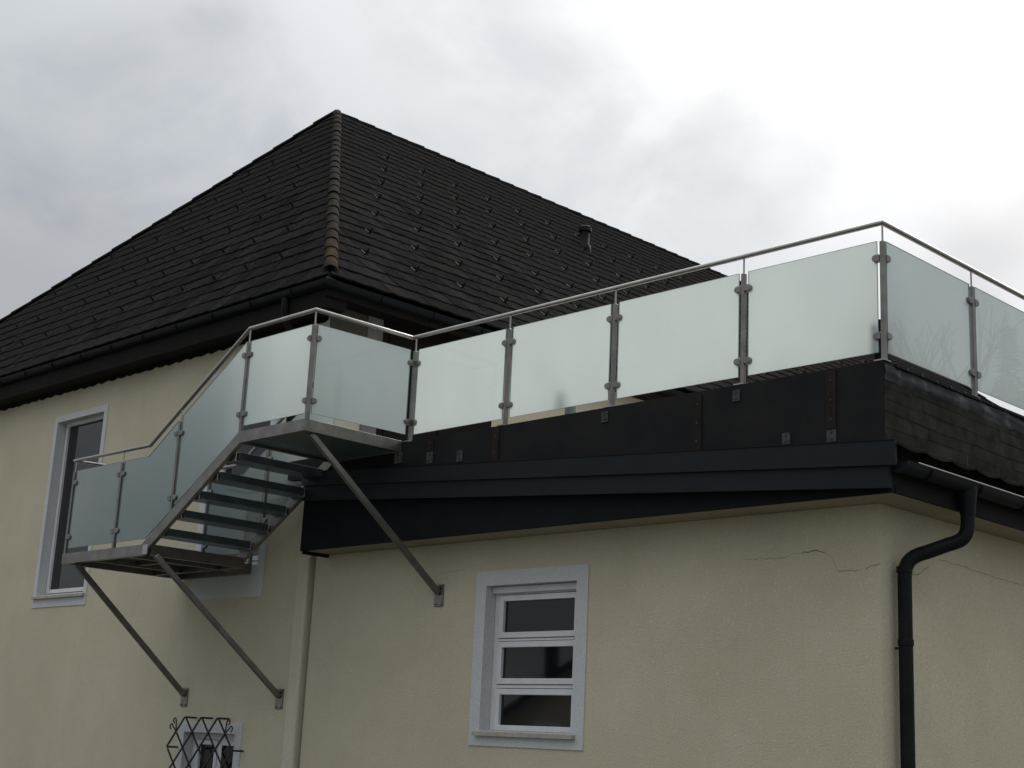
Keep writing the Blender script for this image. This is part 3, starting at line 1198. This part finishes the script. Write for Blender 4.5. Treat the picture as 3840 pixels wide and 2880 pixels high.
gm = MB().sweep([(GX, -.03, GZ), (GX, YEND, GZ)], gutter_profile(GR2))
ga = obj('gutter', gm, 'gutter', annex, smooth=True)
cap = MB()
pts = [(GX + (GR2+.004)*math.cos(math.pi + math.pi*i/14), 0, GZ + (GR2+.004)*math.sin(math.pi + math.pi*i/14)) for i in range(15)]
cap.prism(pts, (0, -.045, 0), (0, -.028, 0))
obj('gutter_end', cap, 'gutter', ga)
obj('gutter_lip', MB().tube([(GX + GR2 + .002, .10, GZ + .014), (GX + GR2 + .002, YEND, GZ + .014)], .007, 8), 'steel', ga, smooth=True, label='bright front bead of the gutter')
for i in range(8):
    obj('gutter_bracket', gutter_bracket((GX, .30 + .75*i, GZ), (0, 1, 0), GR2), 'gutter', ga)
obj('fixing_pin', MB().tube([(.10, 1.02, 3.80), (.10, 1.02, 3.95)], .008, 6, (1, 0, 0)), 'zinc', annex)
PX = -.215
arc = [(GX, .955, 3.66), (GX, .955, 3.47)]


def bez(a, b_, c, d_, n):
    out = []
    for i in range(n+1):
        t = i/n
        out.append(Vector(a)*(1-t)**3 + Vector(b_)*3*t*(1-t)**2 + Vector(c)*3*t*t*(1-t) + Vector(d_)*t**3)
    return out


p1 = bez((GX, .955, 3.45), (GX, .955, 3.30), (GX - .02, .93, 3.27), (GX - .12, .86, 3.235), 7)
p2 = bez((PX + .13, .71, 3.165), (PX + .03, .63, 3.13), (PX, .60, 3.08), (PX, .60, 2.95), 7)
pp = [Vector((GX, .955, 3.50))] + p1 + p2 + [Vector((PX, .60, 2.0)), Vector((PX, .60, 0.02))]
dpipe = obj('downpipe', MB().tube(pp, .054, 18, (0, 1, 0)), 'gutter', annex, smooth=True)
obj('outlet_funnel', MB().lathe((GX, .955, 3.47), (0, 0, 1), [(.058, 0), (.060, .05), (.066, .10), (.078, .18), (.078, .21)], 18), 'gutter', dpipe, smooth=True)
for z in (3.0 - .0, 2.455, 0.9):
    obj('pipe_collar', MB().lathe((PX, .60, z), (0, 0, 1), [(.055, 0), (.060, .004), (.060, .045), (.055, .05)], 18), 'gutter', dpipe, smooth=True)
obj('pipe_clamp', MB().bar((PX, .60, 2.44), (XA, .60, 2.44), .016, .016), 'screw', dpipe)

# cracks in the render
def crack(pts, w_, plane):
    mb = MB()
    pts = [Vector(p) for p in pts]
    fine = []
    for a_, b_ in zip(pts[:-1], pts[1:]):
        n = max(2, int((b_ - a_).length/.035))
        for i in range(n):
            t = i/n
            p = a_.lerp(b_, t)
            fine.append(p + Vector((0, 0, random.uniform(-.007, .007))))
    fine.append(pts[-1])
    n = len(fine)
    vs = []
    for i, p in enumerate(fine):
        h = w_*random.uniform(.25, 1.0)*min(1, i/2 + .2, (n-1-i)/2 + .2)
        for s in (-h, h):
            if plane == 'y':
                vs += [(p.x, YA - .0015, p.z + s), (p.x, YA + .002, p.z + s)]
            else:
                vs += [(XA + .0015, p.y, p.z + s), (XA - .002, p.y, p.z + s)]
    fs = []
    for i in range(n-1):
        a_ = i*4
        fs += [(a_, a_+4, a_+6, a_+2), (a_, a_+1, a_+5, a_+4), (a_+2, a_+6, a_+7, a_+3)]
    mb.add(vs, fs)
    return obj('wall_crack', mb, 'crack', annex)


crack([(-1.578, 0, 3.158), (-1.22, 0, 3.145), (-1.047, 0, 3.172)], .0022, 'y')
crack([(-1.047, 0, 3.172), (-.868, 0, 3.182), (-.78, 0, 3.169), (-.72, 0, 3.121)], .005, 'y')
crack([(-.72, 0, 3.121), (-.69, 0, 3.06), (-.677, 0, 3.03)], .002, 'y')
crack([(-.68, 0, 3.035), (-.669, 0, 3.017), (-.449, 0, 3.01)], .0045, 'y')
crack([(-.43, 0, 3.02), (-.39, 0, 3.04), (-.307, 0, 3.05), (-.302, 0, 3.045)], .006, 'y')
crack([(XA, .66, 3.02), (XA, .92, 3.03), (XA, .993, 3.05), (XA, 1.08, 3.104), (XA, 1.142, 3.129)], .005, 'x')
crack([(XA, 1.263, 3.196), (XA, 1.538, 3.186), (XA, 2.209, 3.156), (XA, 3.3, 3.12)], .0025, 'x')
crack([(-5.25, 0, 3.22), (-4.98, 0, 3.235), (-4.86, 0, 3.25)], .002, 'y')

# ================================================================== terrace railing
rail = thing('terrace_railing', (0, 0, 4.5), 'stainless steel railing with large frosted glass panels along the edge of the roof terrace', 'railing')
ZB, ZP, ZR = 4.50, 5.437, 5.575
PW = 0.036


def clamp_mb(c, dvec, rr=0.027, t=0.024):
    """rounded glass clamp on one side of a post; dvec = direction of the glass"""
    mb = MB()
    c = Vector(c)
    d = Vector(dvec).normalized()
    nrm = d.cross(Vector((0, 0, 1))).normalized()
    poly = [c + d*.0185 + Vector((0, 0, -rr)), ]
    for i in range(9):
        a = -math.pi/2 + math.pi*i/8
        poly.append(c + d*(.056 + rr*math.cos(a)) + Vector((0, 0, rr*math.sin(a))))
    poly.append(c + d*.0185 + Vector((0, 0, rr)))
    mb.prism(poly, nrm*(-t), nrm*t)
    return mb


def post(parent, x, y, z0, z1, zr, along, clz, plate=True):
    p = obj('post', MB().box(x - PW/2, x + PW/2, y - PW/2, y + PW/2, z0, z1), 'steel_dull', parent, bevel=.003)
    obj('pin', MB().tube([(x, y, z1), (x, y, zr)], .008, 8, (1, 0, 0)), 'steel', p, smooth=True)
    if plate:
        obj('base_plate', MB().box(x - .055, x + .032, y - .055, y + .04, z0 - .011, z0 - .001), 'steel', p)
    for z in clz:
        for dv in along:
            obj('clamp', clamp_mb((x, y, z), dv), 'steel_dull', p, bevel=.003)
    return p


front_x = [-5.36, -4.005, -2.68, -1.285, 0.0]
side_y = [1.375, 2.75, 4.12, 5.5, 6.87, 8.2]
CL = (4.692, 5.305)
for i, x in enumerate(front_x):
    al = [(-1, 0, 0), (1, 0, 0)]
    if i == 0:
        al = [(0, -1, 0), (1, 0, 0)]
    if i == 4:
        al = [(-1, 0, 0), (0, 1, 0)]
    post(rail, x, 0, ZB, ZP, ZR, al, CL)
for y in side_y:
    post(rail, 0, y, ZB, ZP, ZR, [(0, -1, 0), (0, 1, 0)], CL)
obj('handrail', MB().tube([(-5.415, 0, ZR + .012), (0.0, 0, ZR + .012), (0.0, 8.3, ZR + .012)], .0212, 14), 'steel', rail, smooth=True)


def glass(parent, poly, nvec, t=.012):
    """laminated pane: smooth face towards -Y or +X, satin face behind it"""
    n = Vector(nvec)
    o = obj('glass_panel', MB().prism(poly, n*(-t/2), n*(t/2)), 'clear', parent)
    me = o.data
    me.materials.append(M['frost'])
    me.materials.append(M['glass_edge'])
    outer = Vector((1, 0, 0)) if n.x > .5 else Vector((0, -1, 0))
    for p in me.polygons:
        d = p.normal.dot(outer)
        p.material_index = 0 if d > .9 else (1 if d < -.9 else 2)
    return o


GB, GT = 4.567, 5.447
for a_, b_ in zip(front_x[:-1], front_x[1:]):
    glass(rail, [(a_ + .047, 0, GB), (b_ - .047, 0, GB), (b_ - .047, 0, GT), (a_ + .047, 0, GT)], (0, 1, 0))
ys = [0.0] + side_y
for a_, b_ in zip(ys[:-1], ys[1:]):
    glass(rail, [(0, a_ + .047, GB), (0, b_ - .047, GB), (0, b_ - .047, GT), (0, a_ + .047, GT)], (1, 0, 0))
# things standing on the terrace behind the glass
vb = thing('terrace_pipe', (-3.40, .2, 4.44), 'short pale pipe standing on the terrace behind the second frosted panel', 'pipe')
obj('pipe_stub', MB().lathe((-3.36, .2, 4.44), (0, 0, 1), [(.055, 0), (.055, .36), (.05, .40), (.03, .41)], 12), 'pipe_grey', vb, smooth=True)
obj('pipe_foot', MB().box(-3.46, -3.26, .12, .30, 4.44, 4.50), 'pipe_grey', vb)
vb = thing('corner_upstand', (-.11, .10, 4.44), 'short dark upstand behind the corner post of the terrace railing', 'upstand')
obj('upstand_post', MB().box(-.135, -.085, .08, .13, 4.44, 4.84), 'gutter', vb, bevel=.003)
obj('upstand_cap', MB().box(-.14, -.08, .075, .135, 4.841, 4.852), 'gutter', vb)

# ================================================================== staircase
st = thing('staircase', (-7.6, -.6, 3.36), 'steel staircase with glass treads and frosted balustrade bracketed to the wall between two platforms', 'staircase')
YF, YI = -1.225, -.03


def bar(name, a, b_, w_, h, mat='steel_dull', parent=None, bevel=.0015):
    return obj(name, MB().bar(a, b_, w_, h), mat, parent or st, bevel=bevel)


LX0, LX1 = -6.53, -5.45
z0_, z1_ = 4.39, 4.505
zc = (z0_ + z1_)/2
bar('platform_beam', (LX1, YF + .0255, zc), (LX1, -.051, zc), .05, z1_ - z0_)
bar('platform_beam', (LX0 + .025, YF + .0255, zc), (LX0 + .025, YI - .026, zc), .05, z1_ - z0_)
bar('platform_beam', (LX0, YI - .03, zc - .002), (LX1 - .026, YI - .03, zc - .002), .04, z1_ - z0_)
obj('platform_floor', MB().box(LX0 + .051, LX1 - .026, YF + .026, YI - .051, z0_ + .022, z0_ + .045), 'floor_glass', st)
obj('landing_bracket', MB().box(LX1 - .06, LX1 + .03, -.062, -.0515, 4.28, 4.50), 'steel_dull', st)

PX0, PX1 = -9.84, -8.03
w0, w1 = 3.365, 3.48
wc = (w0 + w1)/2
bar('platform_beam', (PX1, YF + .0255, wc), (PX1, YI, wc), .05, w1 - w0)
bar('platform_beam', (PX0 + .025, YF + .0255, wc), (PX0 + .025, .305, wc), .05, w1 - w0)
bar('platform_beam', (PX0, .33, wc), (-8.41, .33, wc), .05, w1 - w0)
bar('platform_beam', (PX0 + .05, YI - .03, wc - .01), (PX1 - .026, YI - .03, wc - .01), .04, .09)
bar('platform_beam', (-8.435, YI, wc), (-8.435, .304, wc), .05, w1 - w0)
bar('platform_beam', (PX0 + .62, YF + .0255, wc - .02), (PX0 + .62, YI - .055, wc - .02), .04, .07)
bar('platform_beam', (PX1 - .42, YF + .0255, wc - .02), (PX1 - .42, YI - .055, wc - .02), .04, .07)
bar('platform_beam', (PX0 + .662, -.64, wc - .015), (PX1 - .444, -.64, wc - .015), .03, .05)
obj('platform_floor', MB().box(PX0 + .051, PX1 - .026, YF + .026, YI - .051, w0 + .07, w1 - .012), 'floor_glass', st)
obj('platform_floor', MB().box(PX0 + .051, -8.461, YI - .008, .304, w0 + .07, w1 - .012), 'floor_glass', st)

# stringers
PR = [(-.025, -.0575), (.025, -.0575), (.025, .0575), (-.025, .0575)]
obj('stringer', MB().sweep([(LX1 + .025, YF, zc), (-6.505, YF, zc), (-8.13, YF, wc), (PX0, YF, wc)], PR), 'steel_dull', st, bevel=.0015)
obj('stringer', MB().sweep([(-6.40, YI - .015, zc - .004), (-6.505, YI - .015, zc - .004), (-8.13, YI - .015, wc + .004), (-8.25, YI - .015, wc + .004)], PR), 'steel_dull', st, bevel=.0015)
obj('weld_plate', MB().box(-8.10, -8.006, YF - .029, YF - .0255, 3.372, 3.474), 'steel', st)
# treads
for xb, zt in ((-6.60, 4.324), (-6.90, 4.154), (-7.20, 3.983), (-7.50, 3.812), (-7.80, 3.643)):
    t = obj('tread', MB().box(xb - .27, xb, YF + .062, YI - .075, zt - .078, zt), 'tread', st, bevel=.004)
    for y in (YF + .044, YI - .058):
        obj('tread_bracket', MB().box(xb - .255, xb - .004, y - .016, y + .016, zt - .094, zt - .006), 'steel', t, bevel=.003)

# posts of the outer balustrade
CZ = .19


def spost(x, y, z0, z1, zr, along, plate=False):
    return post(st, x, y, z0, z1, zr, along, (z0 + CZ, z1 - .13), plate)


YPST = -1.22
H0, H1 = 4.567, 5.587
spost(-9.825, YPST, 3.48, 4.43, H0, [(1, 0, 0)])
spost(-8.765, YPST, 3.48, 4.43, H0, [(-1, 0, 0), (1, 0, 0)])
spost(-7.665, YPST, 3.75, 4.76, 4.905, [(-1, 0, -.0), (1, 0, 0)])
spost(-6.53, YPST, 4.50, 5.437, H1, [(-1, 0, 0), (1, 0, 0)])
spost(-5.44, YPST, 4.50, 5.437, H1, [(-1, 0, 0), (0, 1, 0)])
hr = MB().tube([(-9.80, -.86, H0), (-9.855, YPST, H0), (-8.225, YPST, H0), (-6.535, YPST, H1), (-5.44, YPST, H1), (-5.415, -.003, H1)], .0212, 14)
obj('handrail', hr, 'steel', st, smooth=True)
glass(st, [(-9.79, YPST, 3.545), (-8.80, YPST, 3.545), (-8.80, YPST, 4.445), (-9.79, YPST, 4.445)], (0, 1, 0))
glass(st, [(-8.73, YPST, 3.545), (-8.13, YPST, 3.545), (-7.70, YPST, 3.80), (-7.70, YPST, 4.775), (-8.235, YPST, 4.445), (-8.73, YPST, 4.445)], (0, 1, 0))
glass(st, [(-7.63, YPST, 3.85), (-6.565, YPST, 4.505), (-6.565, YPST, 5.455), (-7.63, YPST, 4.82)], (0, 1, 0))
glass(st, [(-6.493, YPST, GB), (-5.478, YPST, GB), (-5.478, YPST, GT), (-6.493, YPST, GT)], (0, 1, 0))
glass(st, [(-5.435, YPST + .037, GB), (-5.385, -.045, GB), (-5.385, -.045, GT), (-5.435, YPST + .037, GT)], (1, 0, 0))
# inner balustrade
YN = -.005
spost(-8.90, YN, 3.48, 4.43, H0, [(1, 0, 0)])
spost(-7.76, YN, 3.69, 4.70, 4.85, [(-1, 0, 0), (1, 0, 0)])
spost(-8.405, .32, 3.48, 3.70, 3.705, [(-1, 0, 0)])
obj('handrail', MB().tube([(-8.95, YN, H0), (-8.30, YN, H0), (-6.62, YN, H1)], .0212, 12), 'steel', st, smooth=True)
glass(st, [(-8.86, YN, 3.545), (-8.15, YN, 3.545), (-7.80, YN, 3.76), (-7.80, YN, 4.71), (-8.235, YN, 4.445), (-8.86, YN, 4.445)], (0, 1, 0))
glass(st, [(-7.72, YN, 3.80), (-6.62, YN, 4.48), (-6.62, YN, 5.42), (-7.72, YN, 4.77)], (0, 1, 0))
# diagonal braces down to the walls
for a_, b_, yw in (((-9.60, -1.19, 3.36), (-9.535, YH, 1.99), YH), ((-7.93 - .0, -1.19, 3.36), (-7.665, YH, 1.99), YH), ((-5.50, -1.12, 4.39), (-5.225, YA, 3.015), YA)):
    a_, b_ = Vector(a_), Vector(b_)
    d = (b_ - a_).normalized()
    br = obj('brace', MB().bar(a_, b_ - d*.02, .055, .055), 'steel_dull', st, bevel=.004)
    obj('wall_plate', MB().box(b_.x - .065, b_.x + .065, yw - .014, yw - .001, b_.z - .12, b_.z + .095), 'steel_dull', br, bevel=.002)
    bo = MB()
    for dx, dz in ((-.042, -.095), (.042, -.095), (-.042, .07), (.042, .07)):
        bo.lathe((b_.x + dx, yw - .014, b_.z + dz), (0, -1, 0), [(.012, 0), (.012, .01), (.006, .011), (.006, .024)], 8)
    obj('plate_bolts', bo, 'steel', br)

# ================================================================== seen only as reflections: neighbour house and trees
NO = Vector((-35.0, -34.1, 0))
nu, nv = Vector((.732, -.681, 0)), Vector((-.681, -.732, 0))
nb = thing('neighbour_house', NO, 'neighbour house with a steep gabled roof, mirrored in the annexe window', 'house')


def nbp(u, v, z):
    return NO + nu*u + nv*v + Vector((0, 0, z))


b = MB().prism([nbp(-4.2, 0, 0), nbp(4.2, 0, 0), nbp(4.2, 0, 2.0), nbp(0, 0, 5.3), nbp(-4.2, 0, 2.0)], (0, 0, 0), nv*11)
obj('wall', b, 'cream', nb)
b = MB().prism([nbp(-4.9, -.5, 1.75), nbp(0, -.5, 5.62), nbp(4.9, -.5, 1.75), nbp(4.9, -.5, 1.55), nbp(0, -.5, 5.38), nbp(-4.9, -.5, 1.55)], (0, 0, 0), nv*12)
nr = obj('roof', b, 'tile', nb)
b = MB().prism([nbp(-1.6, 2, 3.9), nbp(-1.0, 2, 3.9), nbp(-1.0, 2, 6.3), nbp(-1.6, 2, 6.3)], (0, 0, 0), nv*.6)
obj('chimney', b, 'batten', nr)
for u in (-1.9, .7):
    b = MB().prism([nbp(u, -.03, 1.4), nbp(u + 1.1, -.03, 1.4), nbp(u + 1.1, -.03, 2.7), nbp(u, -.03, 2.7)], (0, 0, 0), nv*.028)
    obj('window', b, 'frame', nb)

rnd = random.Random(3)


def bare_tree(loc, h, label):
    t = thing('bare_tree', loc, label, 'tree')
    base = Vector(loc)
    mb, tw = MB(), MB()

    def grow(p, d, ln, r, lev):
        q = p + d*ln
        tgt = mb if lev < 2 else tw
        n = 7 if lev < 2 else 4
        s_ = d.orthogonal().normalized()
        t_ = d.cross(s_)
        vs = [p + (s_*math.cos(2*math.pi*i/n) + t_*math.sin(2*math.pi*i/n))*r for i in range(n)]
        vs += [q + (s_*math.cos(2*math.pi*i/n) + t_*math.sin(2*math.pi*i/n))*r*.7 for i in range(n)]
        tgt.add(vs, [(i, (i+1) % n, n+(i+1) % n, n+i) for i in range(n)])
        if lev >= 6:
            return
        for _ in range(3 if lev < 5 else 2):
            nd = (d + Vector((rnd.uniform(-.75, .75), rnd.uniform(-.75, .75), rnd.uniform(-.15, .5)))).normalized()
            grow(q, nd, ln*rnd.uniform(.62, .84), r*.62, lev+1)
    grow(base, Vector((0, 0, 1)), h*.26, h*.018, 0)
    obj('trunk', mb, 'bark', t)
    obj('twigs', tw, 'bark', t, kind='stuff')


def spruce(loc, h, label):
    t = thing('spruce_tree', loc, label, 'tree')
    base = Vector(loc)
    obj('trunk', MB().lathe(base, (0, 0, 1), [(h*.014, 0), (h*.008, h*.6), (.02, h)], 8), 'bark', t)
    mb = MB()
    nl = int(h*11)
    for i in range(nl):
        u = i/nl
        z = h*(.08 + .92*u)
        R_ = ((1-u)**.85*h*.19 + .05)*rnd.uniform(.6, 1.15)
        a0 = rnd.uniform(0, 6.28)
        for k_ in range(5):
            a = a0 + 2*math.pi*k_/5 + rnd.uniform(-.4, .4)
            rr = R_*rnd.uniform(.55, 1.2)
            o = Vector((math.cos(a), math.sin(a), 0))
            sd_ = Vector((-o.y, o.x, 0))
            p0 = base + Vector((0, 0, z))
            n_ = max(3, int(rr/.10))
            for q in range(min(n_, 9)):
                w0_ = (q + rnd.random())/min(n_, 9)
                c = p0 + o*(rr*w0_) + Vector((0, 0, -rr*.32*w0_ + .10*w0_*w0_*rr + rnd.uniform(-.03, .03)))
                sz = rnd.uniform(.07, .13) + .05*rr*(1 - w0_)
                yaw = rnd.uniform(-.9, .9)
                dd = (o*math.cos(yaw) + sd_*math.sin(yaw))
                pp_ = Vector((-dd.y, dd.x, 0))
                mb.add([c + pp_*sz*.5, c - pp_*sz*.5, c + dd*sz*2.2 + Vector((0, 0, -sz*.7)), c + Vector((0, 0, -sz*.5))], [(0, 1, 2), (0, 2, 3), (1, 3, 2), (0, 3, 1)])
    obj('crown', mb, 'needles', t, kind='stuff')


bare_tree((14.3, 25.6, 0), 15.6, 'tall bare deciduous tree mirrored in the corner panel of the terrace glass')
spruce((12.2, 26.9, 0), 13.5, 'dark spruce mirrored in the right-hand terrace glass panel')
